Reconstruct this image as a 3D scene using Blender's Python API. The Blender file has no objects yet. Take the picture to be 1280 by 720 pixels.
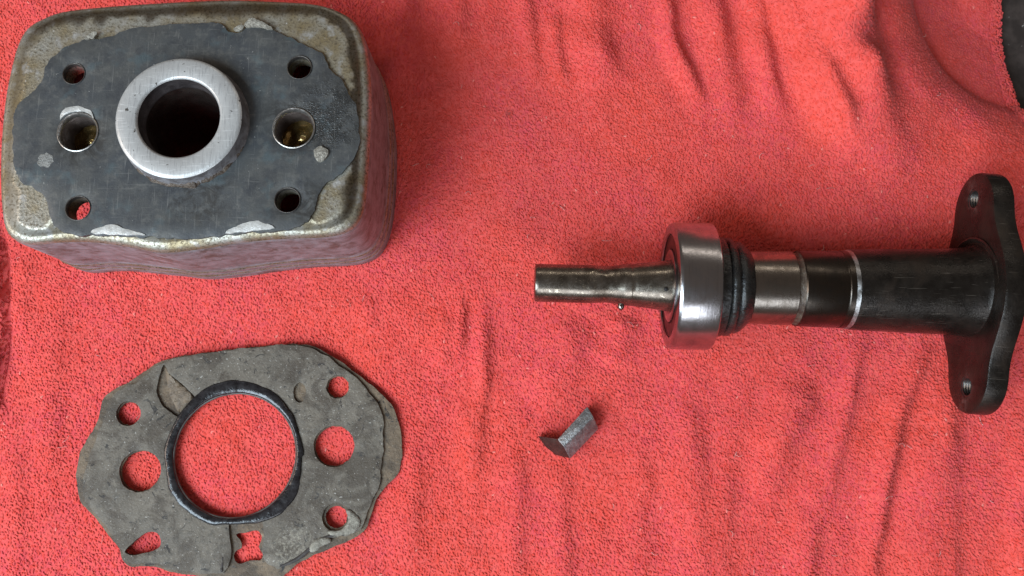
import bpy, bmesh, math, random
import numpy as np
from mathutils import Vector, geometry

# ------------------------------------------------------------------ camera, world, lamps, exposure
U = 0.0003                      # one design unit = 0.3 mm
FOC, DIST, TILT = 1100.0, 1100.0, math.radians(10)
sc = bpy.context.scene
C = sc.collection
cam_d = bpy.data.cameras.new('camera'); cam = bpy.data.objects.new('camera', cam_d); C.objects.link(cam)
cam_d.sensor_width = 36; cam_d.lens = 36 * FOC / 1280
cam_d.clip_start = 0.01; cam_d.clip_end = 50
CAM = np.array([0, -DIST * math.sin(TILT), DIST * math.cos(TILT)])
cam.location = Vector(CAM * U); cam.rotation_euler = (TILT, 0, 0)
sc.camera = cam

w = bpy.data.worlds.new('World'); sc.world = w; w.use_nodes = True
bg = w.node_tree.nodes['Background']
bg.inputs[0].default_value = (1.0, 0.80, 0.68, 1); bg.inputs[1].default_value = 0.11

def area_lamp(name, loc, target, sx, sy, power, col):
    d = bpy.data.lights.new(name, 'AREA'); d.shape = 'RECTANGLE'; d.size = sx; d.size_y = sy
    d.energy = power; d.color = col
    o = bpy.data.objects.new(name, d); C.objects.link(o); o.location = loc
    o.rotation_euler = (Vector(target) - Vector(loc)).to_track_quat('-Z', 'Y').to_euler()
    return o
area_lamp('window_light', (-0.88, -0.76, 1.12), (-0.02, 0, 0), 0.85, 0.85, 34.0, (0.71, 0.87, 1.0))
area_lamp('front_window_light', (0.05, -1.30, 0.85), (0, 0, 0), 0.9, 0.6, 7.5, (0.86, 0.92, 1.0))
area_lamp('side_light', (-1.30, -0.10, 0.75), (0, 0, 0), 0.6, 0.5, 7.0, (1.0, 0.80, 0.66))
area_lamp('ceiling_lamp', (0.25, 0.80, 0.62), (0, 0, 0), 1.1, 0.08, 0.9, (1.0, 0.9, 0.78))

vs = sc.view_settings
vs.view_transform = 'Standard'; vs.look = 'None'; vs.exposure = 0; vs.gamma = 1; vs.use_curve_mapping = False
sc.cycles.max_bounces = 8; sc.cycles.diffuse_bounces = 4; sc.cycles.glossy_bounces = 4
sc.cycles.use_denoising = True

rng = np.random.default_rng(7); random.seed(7)

# ------------------------------------------------------------------ helpers
def at(px, py, z=0.0):
    """world x, y (design units) of the point at height z seen at a photo position"""
    d = np.array([(px - 640) / FOC, math.sin(TILT) + (360 - py) / FOC * math.cos(TILT),
                  -math.cos(TILT) + (360 - py) / FOC * math.sin(TILT)])
    k = (z - CAM[2]) / d[2]
    p = CAM + d * k
    return float(p[0]), float(p[1])
def trace(pts, z): return [at(x, y, z) for x, y in pts]

def smooth_loop(pts, n, jitter=0.0):
    """closed Catmull-Rom through pts, resampled to n points by arc length"""
    P = np.array(pts, float); m = len(P); out = []
    for i in range(m):
        p0, p1, p2, p3 = P[i - 1], P[i], P[(i + 1) % m], P[(i + 2) % m]
        for t in np.linspace(0, 1, 16, endpoint=False):
            out.append(0.5 * ((2 * p1) + (-p0 + p2) * t + (2 * p0 - 5 * p1 + 4 * p2 - p3) * t ** 2 + (-p0 + 3 * p1 - 3 * p2 + p3) * t ** 3))
    Q = np.array(out); Q2 = np.vstack([Q, Q[:1]])
    s = np.concatenate([[0], np.cumsum(np.linalg.norm(np.diff(Q2, axis=0), axis=1))])
    t = np.linspace(0, s[-1], n, endpoint=False)
    R = np.stack([np.interp(t, s, Q2[:, 0]), np.interp(t, s, Q2[:, 1])], 1)
    if jitter:
        j = rng.normal(0, 1, (n, 2)); j = (j + np.roll(j, 1, 0) + np.roll(j, -1, 0)) / 2
        R += j * jitter
    return R
def circle(cx, cy, r, n=40, jitter=0.0):
    a = np.linspace(0, 2 * math.pi, n, endpoint=False)
    rr = r + (rng.normal(0, jitter, n) if jitter else 0)
    return np.stack([cx + rr * np.cos(a), cy + rr * np.sin(a)], 1)
def inside(loop, X, Y):
    c = np.zeros(X.shape, bool); n = len(loop)
    x1, y1 = loop[-1]
    for i in range(n):
        x2, y2 = loop[i]
        k = ((y1 > Y) != (y2 > Y)) & (X < (x2 - x1) * (Y - y1) / (y2 - y1 + 1e-12) + x1)
        c ^= k; x1, y1 = x2, y2
    return c
def dist_loop(loop, X, Y):
    d = np.full(X.shape, 1e9); L = np.vstack([loop, loop[:1]])
    for i in range(len(loop)):
        d = np.minimum(d, seg_dist(X, Y, L[i], L[i + 1])[0])
    return d
def seg_dist(X, Y, a, b):
    ax, ay = a; dx, dy = b[0] - ax, b[1] - ay
    t = np.clip(((X - ax) * dx + (Y - ay) * dy) / (dx * dx + dy * dy + 1e-12), 0, 1)
    return np.hypot(X - ax - t * dx, Y - ay - t * dy), t

class Noise:
    """cheap smooth 2-D value noise"""
    def __init__(s, seed): s.t = np.random.default_rng(seed).uniform(-1, 1, (256, 256))
    def __call__(s, X, Y, size):
        x = np.asarray(X) / size; y = np.asarray(Y) / size
        i = np.floor(x).astype(int); j = np.floor(y).astype(int); fx = x - i; fy = y - j
        fx = fx * fx * (3 - 2 * fx); fy = fy * fy * (3 - 2 * fy); t = s.t
        a = t[i & 255, j & 255]; b = t[(i + 1) & 255, j & 255]; c = t[i & 255, (j + 1) & 255]; d = t[(i + 1) & 255, (j + 1) & 255]
        return (a * (1 - fx) + b * fx) * (1 - fy) + (c * (1 - fx) + d * fx) * fy
N1, N2, N3 = Noise(1), Noise(2), Noise(3)

def link(name, me, mat, parent=None, smooth=True, sharp=None):
    o = bpy.data.objects.new(name, me); C.objects.link(o)
    if mat: me.materials.append(mat)
    if smooth: me.shade_smooth()
    if sharp: me.set_sharp_from_angle(angle=math.radians(sharp))
    if parent: o.parent = parent
    return o
def mesh_from(verts, faces, name='mesh'):
    me = bpy.data.meshes.new(name)
    me.from_pydata([tuple(float(c) * U for c in v) for v in verts], [], [tuple(int(i) for i in f) for f in faces])
    bm = bmesh.new(); bm.from_mesh(me); bmesh.ops.recalc_face_normals(bm, faces=bm.faces); bm.to_mesh(me); bm.free()
    me.update(); return me
def root(name, label, cat, loc):
    o = bpy.data.objects.new(name, None); C.objects.link(o); o.empty_display_size = 0.01
    o.location = (loc[0] * U, loc[1] * U, loc[2] * U); o['label'] = label; o['category'] = cat
    return o

def cdt(outline, holes, step=None, pts=None):
    """triangulated flat region; returns xy array, triangles, and the boundary loops as index lists"""
    loops = [np.asarray(outline)] + [np.asarray(h) for h in holes]
    V = []; E = []
    for L in loops:
        b = len(V); V += [tuple(p) for p in L]; E += [(b + i, b + (i + 1) % len(L)) for i in range(len(L))]
    if step:
        x0, y0 = loops[0].min(0); x1, y1 = loops[0].max(0)
        gx, gy = np.meshgrid(np.arange(x0, x1, step), np.arange(y0, y1, step))
        gx = (gx + rng.uniform(-.3, .3, gx.shape) * step).ravel(); gy = (gy + rng.uniform(-.3, .3, gy.shape) * step).ravel()
        ok = inside(loops[0], gx, gy)
        for h in loops[1:]: ok &= ~inside(h, gx, gy)
        gx, gy = gx[ok], gy[ok]
        d = np.full(gx.shape, 1e9)
        for L in loops: d = np.minimum(d, dist_loop(L, gx, gy))
        k = d > step * 0.45
        V += list(zip(gx[k], gy[k]))
    r = geometry.delaunay_2d_cdt([Vector(v) for v in V], E, [], 0, 1e-5)
    xy = np.array([tuple(v) for v in r[0]]); tri = [tuple(f) for f in r[2]]
    cen = np.array([xy[list(f)].mean(0) for f in tri])
    ok = inside(loops[0], cen[:, 0], cen[:, 1])
    for h in loops[1:]: ok &= ~inside(h, cen[:, 0], cen[:, 1])
    tri = [f for f, k in zip(tri, ok) if k]
    return xy, tri
def plate(outline, holes, zb, zt, step=None, edge=0.0, top_fn=None, bottom=True):
    """solid plate: wall round the outline and each hole; top may undulate, its rim drops by edge"""
    xy, tri = cdt(outline, holes, step)
    cnt = {}
    for f in tri:
        for a, b in ((f[0], f[1]), (f[1], f[2]), (f[2], f[0])):
            k = (min(a, b), max(a, b)); cnt.setdefault(k, []).append((a, b))
    bnd = [v[0] for v in cnt.values() if len(v) == 1]
    rim = set(i for e in bnd for i in e)
    n = len(xy)
    dz = top_fn(xy[:, 0], xy[:, 1]) if top_fn else np.zeros(n)
    V = [(xy[i, 0], xy[i, 1], zt + dz[i] - (edge if i in rim else 0)) for i in range(n)]
    F = list(tri)
    low = {}
    for i in rim:
        low[i] = len(V); V.append((xy[i, 0], xy[i, 1], zb + (dz[i] if top_fn and not bottom else 0)))
    for a, b in bnd: F.append((b, a, low[a], low[b]))
    if bottom:
        # underside from the boundary points only (flat)
        inner = {}
        for i in range(n):
            if i not in rim: inner[i] = len(V); V.append((xy[i, 0], xy[i, 1], zb))
        g = lambda i: low[i] if i in rim else inner[i]
        F += [(g(f[2]), g(f[1]), g(f[0])) for f in tri]
    return V, F
def lathe(profile, seg=96, rmod=None, close=True):
    """surface of revolution about local x; profile = [(x, r)]"""
    V = []; F = []
    a = np.linspace(0, 2 * math.pi, seg, endpoint=False)
    for x, r in profile:
        for t in a:
            rr = r + (rmod(x, t) if rmod and r > 0.5 else 0)
            V.append((x, rr * math.cos(t), rr * math.sin(t)))
    for i in range(len(profile) - 1):
        for j in range(seg):
            k = (j + 1) % seg
            F.append((i * seg + j, i * seg + k, (i + 1) * seg + k, (i + 1) * seg + j))
    return V, F
def lathe_z(cx, cy, profile, seg=72):
    V, F = lathe([(z, r) for r, z in profile], seg)
    return [(cx + v[1], cy + v[2], v[0]) for v in V], F

# ------------------------------------------------------------------ materials
class Mat:
    def __init__(s, name):
        s.m = bpy.data.materials.new(name); s.m.use_nodes = True; s.nt = s.m.node_tree
        s.b = s.nt.nodes['Principled BSDF']; s.n = s.nt.nodes; s.l = s.nt.links
        tc = s.n.new('ShaderNodeTexCoord'); v = s.n.new('ShaderNodeVectorMath'); v.operation = 'SCALE'
        v.inputs['Scale'].default_value = 1 / U; s.l.new(tc.outputs['Object'], v.inputs[0]); s.co = v.outputs[0]
    def noise(s, scale, detail=3, rough=.55, stretch=None, dist=0):
        n = s.n.new('ShaderNodeTexNoise'); n.inputs['Scale'].default_value = scale; n.inputs['Detail'].default_value = detail
        n.inputs['Roughness'].default_value = rough; n.inputs['Distortion'].default_value = dist
        c = s.co
        if stretch:
            mp = s.n.new('ShaderNodeMapping'); mp.inputs['Scale'].default_value = stretch[:3]
            if len(stretch) > 3: mp.inputs['Rotation'].default_value = (0, 0, stretch[3])
            s.l.new(c, mp.inputs[0]); c = mp.outputs[0]
        s.l.new(c, n.inputs['Vector']); return n.outputs['Fac']
    def voronoi(s, scale, feature='F1'):
        n = s.n.new('ShaderNodeTexVoronoi'); n.feature = feature; n.inputs['Scale'].default_value = scale
        s.l.new(s.co, n.inputs['Vector']); return n.outputs['Distance']
    def ramp(s, fac, a, b, lo=0.0, hi=1.0):
        n = s.n.new('ShaderNodeMapRange'); n.inputs['From Min'].default_value = a; n.inputs['From Max'].default_value = b
        n.inputs['To Min'].default_value = lo; n.inputs['To Max'].default_value = hi; n.interpolation_type = 'SMOOTHSTEP'
        s.l.new(fac, n.inputs['Value']); return n.outputs[0]
    def mix(s, fac, a, b):
        n = s.n.new('ShaderNodeMix'); n.data_type = 'RGBA'
        if isinstance(fac, float): n.inputs[0].default_value = fac
        else: s.l.new(fac, n.inputs[0])
        for k, v in ((6, a), (7, b)):
            if isinstance(v, tuple): n.inputs[k].default_value = (*v, 1)
            else: s.l.new(v, n.inputs[k])
        return n.outputs[2]
    def math(s, op, a, b):
        n = s.n.new('ShaderNodeMath'); n.operation = op
        for k, v in ((0, a), (1, b)):
            if isinstance(v, (int, float)): n.inputs[k].default_value = v
            else: s.l.new(v, n.inputs[k])
        return n.outputs[0]
    def blob(s, cx, cy, r, soft):
        """1 inside a round patch at object x, y (design units), 0 outside"""
        n = s.n.new('ShaderNodeVectorMath'); n.operation = 'DISTANCE'
        x = s.n.new('ShaderNodeVectorMath'); x.operation = 'MULTIPLY'; x.inputs[1].default_value = (1, 1, 0)
        s.l.new(s.co, x.inputs[0]); s.l.new(x.outputs[0], n.inputs[0]); n.inputs[1].default_value = (cx, cy, 0)
        return s.ramp(n.outputs['Value'], r - soft, r + soft, 1.0, 0.0)
    def attr(s, name):
        n = s.n.new('ShaderNodeAttribute'); n.attribute_name = name; return n.outputs['Fac']
    def set(s, key, v):
        i = s.b.inputs[key]
        if isinstance(v, tuple): i.default_value = (*v, 1) if len(v) == 3 else v
        elif isinstance(v, (int, float)): i.default_value = v
        else: s.l.new(v, i)
        return s
    def bump(s, h, strength, dist):
        n = s.n.new('ShaderNodeBump'); n.inputs['Strength'].default_value = strength; n.inputs['Distance'].default_value = dist * U
        s.l.new(h, n.inputs['Height'])
        prev = s.b.inputs['Normal'].links
        if prev: s.l.new(prev[0].from_socket, n.inputs['Normal'])
        s.l.new(n.outputs[0], s.b.inputs['Normal']); return s

def m_towel(name, pile=True):
    m = Mat(name)
    big = m.noise(0.007, 3)
    fine = m.noise(0.12, 3)
    c = m.mix(m.ramp(big, .35, .65), (0.75, 0.090, 0.066), (0.73, 0.090, 0.106))
    c = m.mix(m.ramp(fine, .3, .75), c, (0.82, 0.122, 0.105))
    sx_, sy_ = at(637, 143)
    c = m.mix(m.math('MULTIPLY', m.blob(sx_, sy_, 4, 5), .7), c, (0.20, 0.05, 0.04))
    if pile:
        c = m.mix(m.ramp(m.attr('tint'), 0.0, 1.0, 0, .75), c, (0.72, 0.066, 0.046))
        c = m.mix(m.ramp(m.attr('tint'), 1.5, 2.0), c, (0.86, 0.24, 0.20))
    m.set('Base Color', c).set('Roughness', 0.9).set('Sheen Weight', 0.4).set('Sheen Roughness', 0.4).set('Sheen Tint', (1.0, 0.62, 0.66))
    m.set('Specular IOR Level', 0.12)
    if pile:     # light scatters through the loops: ease the shading towards the lie of the cloth
        g = m.n.new('ShaderNodeNewGeometry'); a = m.n.new('ShaderNodeAttribute'); a.attribute_name = 'lie'
        mx = m.n.new('ShaderNodeMix'); mx.data_type = 'VECTOR'; mx.inputs[0].default_value = .52
        m.l.new(g.outputs['Normal'], mx.inputs[4]); m.l.new(a.outputs['Vector'], mx.inputs[5])
        nm = m.n.new('ShaderNodeVectorMath'); nm.operation = 'NORMALIZE'; m.l.new(mx.outputs[1], nm.inputs[0]); m.l.new(nm.outputs[0], m.b.inputs['Normal'])
    return m.m
M_pile = m_towel('towel_pile'); M_weave = m_towel('towel_weave', False)

def m_table():
    m = Mat('dark_bench')
    c = m.mix(m.ramp(m.noise(.05, 4), .35, .7), (0.026, 0.018, 0.015), (0.055, 0.040, 0.034))
    c = m.mix(m.ramp(m.noise(.11, 2), .68, .74), c, (0.28, 0.26, 0.24))
    m.set('Base Color', c).set('Roughness', .7).bump(m.noise(.2, 4), .3, 1.0)
    return m.m

# ------------------------------------------------------------------ bench and towel
bench_me = mesh_from([(-1500, -1200, -106), (1500, -1200, -106), (1500, 1200, -106), (-1500, 1200, -106),
                      (-1500, -1200, -170), (1500, -1200, -170), (1500, 1200, -170), (-1500, 1200, -170)],
                     [(0, 1, 2, 3), (7, 6, 5, 4), (0, 4, 5, 1), (1, 5, 6, 2), (2, 6, 7, 3), (3, 7, 4, 0)])
bench = link('bench_top', bench_me, m_table(), smooth=False)
bench['kind'] = 'structure'; bench['label'] = 'dark speckled bench top showing past the towel edge'

RIDGES = [  # photo trace, half width, height
    ([(1152, 440), (1128, 500), (1108, 580), (1096, 640), (1080, 760)], 8, 8),
    ([(1076, 425), (1061, 480), (1046, 560), (1034, 630)], 8, 6),
    ([(1012, 470), (975, 550), (955, 625)], 15, 8),
    ([(1188, 470), (1168, 560), (1160, 640), (1150, 760)], 16, 9),
    ([(1186, 560), (1186, 760)], 9, 5),
    ([(1022, 590), (1000, 760)], 10, 5),
    ([(862, 445), (862, 560), (868, 660), (872, 760)], 14, 5),
    ([(735, 398), (705, 455), (660, 505)], 17, 7),
    ([(609, 380), (606, 440), (603, 500), (594, 590)], 6, 5),
    ([(578, 372), (575, 440)], 6, 4), ([(588, 500), (585, 600)], 7, 3),
    ([(785, 395), (762, 460)], 14, 5),
    ([(700, 580), (706, 760)], 9, 3), ([(645, 560), (640, 760)], 10, 3.5),
    ([(558, 395), (552, 460)], 8, 3), ([(800, 560), (795, 740)], 12, 3), ([(925, 480), (905, 620), (900, 760)], 12, 4),
    ([(1284, 540), (1276, 640), (1272, 760)], 8, 8),
    ([(828, -30), (836, 40), (852, 85), (872, 130)], 10, 9),
    ([(738, -30), (746, 60), (762, 115)], 22, 8),
    ([(655, -30), (660, 40), (668, 100)], 9, 4), ([(690, 20), (700, 110)], 9, 4),
    ([(512, -30), (500, 60), (492, 100)], 16, 7), ([(575, -30), (570, 60)], 12, 4),
    ([(886, -30), (900, 60), (915, 140)], 16, 8),
    ([(965, -40), (985, 40), (1012, 95), (1040, 140), (1062, 180)], 17, 15),
    ([(935, -30), (950, 60), (975, 150)], 12, 8),
    ([(995, -140), (1022, -40), (1055, 50), (1092, 140), (1128, 240)], 40, 130),
    ([(30, 320), (34, 420)], 10, 3), ([(70, 360), (66, 470), (60, 600), (52, 740)], 12, 2.5), ([(20, 540), (22, 740)], 10, 3),
    ([(520, 540), (512, 720)], 10, 2.5), ([(455, 370), (470, 420)], 10, 2),
    ([(-20, 250), (2, 320), (4, 420), (-4, 520)], 7, 7),
]
GROOVES = [([(8, 300), (13, 360), (12, 430), (5, 500)], 3.5, -5), ([(1205, -60), (1192, 40), (1190, 130), (1200, 200)], 36, -4),
           ([(1150, 20), (1168, 110)], 22, -3)]
def edge_px(py):
    return np.interp(py, [-400, -60, 30, 90, 140, 185, 215, 260, 330, 1200], [1243, 1245, 1248, 1253, 1263, 1279, 1300, 1370, 1480, 1520])
YT = np.linspace(-700, 700, 281)
EDGE_W = []
for py in np.linspace(-260, 980, 160):
    EDGE_W.append(at(edge_px(py), py, float(np.interp(py, [20, 150, 290], [-92, -62, -8]))))
EDGE_W = np.array(EDGE_W)[::-1]               # ascending y
def edge_x(y): return np.interp(y, EDGE_W[:, 1], EDGE_W[:, 0])

def towel_z(X, Y):
    X = np.asarray(X, float); Y = np.asarray(Y, float)
    z = 1.2 * N1(X, Y, 70) + 0.9 * N2(X + 900, Y, 28) + 0.5 * N3(X, Y + 400, 15)
    for pts, wd, h in RIDGES + GROOVES:
        if 0 < h < 50: wd, h = (wd * 1.4, h * .9) if pts[0][1] > 250 else (wd * 1.1, h * 1.1)
        P = [at(x, y, 0) for x, y in pts]
        d = np.full(X.shape, 1e9); tt = np.zeros(X.shape); m = len(P) - 1
        Xw = X + 3.5 * N2(X, Y, 40); Yw = Y
        for i in range(m):
            di, ti = seg_dist(Xw, Yw, P[i], P[i + 1])
            sd = Xw - (P[i][0] + ti * (P[i + 1][0] - P[i][0]))
            if h > 0: di = di * np.where(sd < 0, .75, 1.4 if h > 50 else 1.1)
            k = di < d; d = np.where(k, di, d); tt = np.where(k, (i + ti) / m, tt)
        env = np.clip(np.minimum(tt, 1 - tt) * 4 + .25, 0, 1) if h < 50 else np.clip(1 - tt, 0, 1) ** 1.3
        z += 1.6 * h * env * (0.8 + 0.35 * N3(X, Y, 45)) * np.exp(-(d / wd) ** 2)
    # top right corner slumps down onto the bench
    cx, cy = at(1262, -30, -40)
    q = np.clip(1 - np.hypot((X - cx) / 205, (Y - cy) / 290), 0, 1); q = q * q * (3 - 2 * q)
    z -= 50 * np.clip(q * 3.4, 0, 1) + 45 * np.clip((q - .2) * 1.5, 0, 1)
    # right border sinks onto the bench
    e = edge_x(Y) - X
    z += np.where(e < 40, -6 * (1 - np.clip(e / 40, 0, 1)) ** 2, 0)
    return z

nu, nv = 340, 270
ys = np.linspace(-620, 600, nv)
G = np.zeros((nv, nu, 3))
for j, y in enumerate(ys):
    xs = np.linspace(-900, edge_x(y), nu); G[j, :, 0] = xs; G[j, :, 1] = y
G[:, :, 2] = towel_z(G[:, :, 0], G[:, :, 1]) + 1.2
verts = G.reshape(-1, 3); lowv = verts.copy(); lowv[:, 2] = -105
idx = np.arange(nv * nu).reshape(nv, nu); k0 = nv * nu
q = np.stack([idx[:-1, :-1], idx[:-1, 1:], idx[1:, 1:], idx[1:, :-1]], -1).reshape(-1, 4)
ql = q[:, ::-1] + k0
ring = list(idx[0, :]) + list(idx[1:, -1]) + list(idx[-1, -2::-1]) + list(idx[-2:0:-1, 0])
qs = [(ring[i], ring[i] + k0, ring[(i + 1) % len(ring)] + k0, ring[(i + 1) % len(ring)]) for i in range(len(ring))]
me = bpy.data.meshes.new('weave')
AV = np.vstack([verts, lowv]) * U; AF = np.vstack([q, ql, np.array(qs)])
def fast_mesh(me, AV, AF):
    me.vertices.add(len(AV)); me.vertices.foreach_set('co', AV.astype(np.float32).ravel())
    me.loops.add(AF.size); me.loops.foreach_set('vertex_index', AF.astype(np.int32).ravel())
    me.polygons.add(len(AF)); me.polygons.foreach_set('loop_start', (np.arange(len(AF)) * AF.shape[1]).astype(np.int32))
    me.update(calc_edges=True); me.validate()
fast_mesh(me, AV, AF)
towel = root('towel', 'rumpled red terry cloth towel spread under all the metal parts', 'towel', (0, 0, 0))
link('ground_weave', me, M_weave, towel)

def make_pile():
    sx, sy = 3.05, 3.5
    xs = np.arange(-715, 735, sx); yy = np.arange(-415, 450, sy)
    X, Y = np.meshgrid(xs, yy); X = X.copy(); X[::2] += sx / 2
    X = X.ravel(); Y = Y.ravel()
    X = X + rng.normal(0, .8, X.shape); Y = Y + rng.normal(0, 1.0, Y.shape)
    k = X < edge_x(Y) + 7.5; X, Y = X[k], Y[k]
    n = len(X)
    ang = math.pi / 2 + rng.normal(0, .62, n) + 0.35 * N1(X, Y, 60)
    ang += np.where(rng.random(n) < .5, math.pi, 0)
    L = rng.uniform(3.6, 5.4, n); Hh = rng.uniform(1.0, 2.1, n); R = rng.uniform(1.1, 1.45, n)
    bend = rng.normal(0, .35, n)
    t = np.array([-.5, 0, .5]); hz = np.array([.05, 1.0, .2])
    dx, dy = np.cos(ang), np.sin(ang)
    ex = edge_x(Y); z0 = towel_z(X, Y); dd = np.clip(X - ex, -8, 8)
    zh = towel_z(ex, Y) + 1.5 + .8 * np.sqrt(np.maximum(68 - dd ** 2, 0)); z0 = np.where(X > ex - 8, np.maximum(zh, z0), z0)
    V = np.zeros((n, 3, 4, 3))
    for s in range(3):
        off = bend * (1 - 4 * t[s] ** 2) * 2.0
        cx = X + dx * L * t[s] - dy * off; cy = Y + dy * L * t[s] + dx * off; cz = z0 + Hh * hz[s]
        tiltz = np.array([.8, 0, -.8])[s]
        rr = R * np.array([.8, 1.1, .75])[s]
        for c in range(4):
            a = c * math.pi / 2 + math.pi / 4
            ca, sa = math.cos(a), math.sin(a)
            V[:, s, c, 0] = cx - dy * ca * rr - dx * tiltz * sa * rr * .6
            V[:, s, c, 1] = cy + dx * ca * rr - dy * tiltz * sa * rr * .6
            V[:, s, c, 2] = cz + sa * rr
    base = (np.arange(n) * 12)[:, None, None]
    f = np.array([[s * 4 + c, s * 4 + (c + 1) % 4, (s + 1) * 4 + (c + 1) % 4, (s + 1) * 4 + c] for s in range(2) for c in range(4)])
    F = (base + f[None]).reshape(-1, 4)
    me = bpy.data.meshes.new('pile'); fast_mesh(me, V.reshape(-1, 3) * U, F)
    tint = rng.random(n) ** 2
    tint = np.where(rng.random(n) < .002, 2.0, tint)
    at_ = me.attributes.new('tint', 'FLOAT', 'POINT'); at_.data.foreach_set('value', np.repeat(tint, 12).astype(np.float32))
    e_ = 1.5; gx = (towel_z(X + e_, Y) - towel_z(X - e_, Y)) / (2 * e_); gy = (towel_z(X, Y + e_) - towel_z(X, Y - e_)) / (2 * e_)
    nn = np.stack([-gx, -gy, np.ones(n)], 1); nn /= np.linalg.norm(nn, axis=1)[:, None]
    al = me.attributes.new('lie', 'FLOAT_VECTOR', 'POINT'); al.data.foreach_set('vector', np.repeat(nn, 12, axis=0).astype(np.float32).ravel())
    o = link('pile', me, M_pile, towel); o['kind'] = 'stuff'
make_pile()
def make_lint():
    V = []; F = []
    for _ in range(70):
        x, y = rng.uniform(-640, 600), rng.uniform(-380, 380); a = rng.uniform(0, 6.28); L = rng.uniform(5, 16); cv = rng.normal(0, .12)
        z = float(towel_z(np.array([x]), np.array([y]))[0]) + 3.6
        b = len(V); m = 6
        for i in range(m):
            for q_ in range(3): V.append((x + .28 * math.cos(q_ * 2.1), y + .28 * math.sin(q_ * 2.1), z + .28 * math.sin(q_ * 2.1 + 1) + .8 * math.sin(i)))
            x += math.cos(a) * L / m; y += math.sin(a) * L / m; a += cv * 3
        for i in range(m - 1):
            for q_ in range(3): F.append((b + i * 3 + q_, b + i * 3 + (q_ + 1) % 3, b + i * 3 + 3 + (q_ + 1) % 3, b + i * 3 + 3 + q_))
    mm = Mat('pale_lint'); mm.set('Base Color', (0.75, 0.42, 0.38)).set('Roughness', .9)
    o = link('lint', mesh_from(V, F), mm.m, towel); o['kind'] = 'stuff'
make_lint()
# rolled hem along the right border
def make_hem():
    P = np.array([(x, y) for x, y in EDGE_W if -480 < y < 480]); ss = np.concatenate([[0], np.cumsum(np.hypot(*np.diff(P, axis=0).T))])
    n = int(ss[-1] / 4); t = np.linspace(0, ss[-1], n); P = np.stack([np.interp(t, ss, P[:, 0]), np.interp(t, ss, P[:, 1])], 1)
    T = np.gradient(P, axis=0); T /= np.linalg.norm(T, axis=1)[:, None]
    V = []; F = []; sg = 14
    for i in range(n):
        r0 = 7.5 + 1.5 * float(N1(t[i], 3., 25)); zc = towel_z(P[i:i + 1, 0], P[i:i + 1, 1])[0] + 1.5
        for j in range(sg):
            a = 2 * math.pi * j / sg; r = r0 + rng.normal(0, .8)
            V.append((P[i, 0] - T[i, 1] * r * math.cos(a), P[i, 1] + T[i, 0] * r * math.cos(a), zc + .72 * r * math.sin(a)))
    for i in range(n - 1):
        for j in range(sg):
            k = (j + 1) % sg; F.append((i * sg + j, i * sg + k, (i + 1) * sg + k, (i + 1) * sg + j))
    link('hem', mesh_from(V, F), M_weave, towel)
make_hem()

# ------------------------------------------------------------------ pump housing
def m_cast():
    m = Mat('weathered_cast_aluminium')
    n = m.noise(.028, 4, .6); f = m.noise(.35, 4, .65)
    c = m.mix(m.ramp(n, .3, .7), (0.44, 0.43, 0.38), (0.33, 0.265, 0.155))
    c = m.mix(m.ramp(f, .42, .72), c, (0.13, 0.105, 0.07)); c = m.mix(m.ramp(m.noise(.07, 3), .55, .72), c, (0.46, 0.45, 0.42))
    c = m.mix(m.ramp(m.noise(.22, 2), .68, .76), c, (0.62, 0.60, 0.56))
    m.set('Base Color', c).set('Metallic', .75).set('Roughness', m.ramp(f, .2, .8, .38, .62)).bump(f, .35, 1.6)
    return m.m
def m_wall():
    m = Mat('drawn_aluminium_wall')
    st = m.noise(.9, 3, .6, (.03, .03, 1.0)); f = m.noise(.06, 5, .7)
    c = m.mix(m.ramp(f, .35, .65), (0.29, 0.28, 0.30), (0.17, 0.15, 0.15))
    c = m.mix(m.ramp(st, .56, .70, 0, .5), c, (0.55, 0.54, 0.56)); c = m.mix(m.ramp(m.noise(.04, 5, .75), .52, .66, 0, .8), c, (0.10, 0.075, 0.06))
    m.set('Base Color', c).set('Metallic', .2).set('Roughness', m.ramp(st, .2, .8, .42, .6)).bump(st, .1, .8).bump(m.noise(.5, 4), .15, 1.0)
    return m.m
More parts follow.
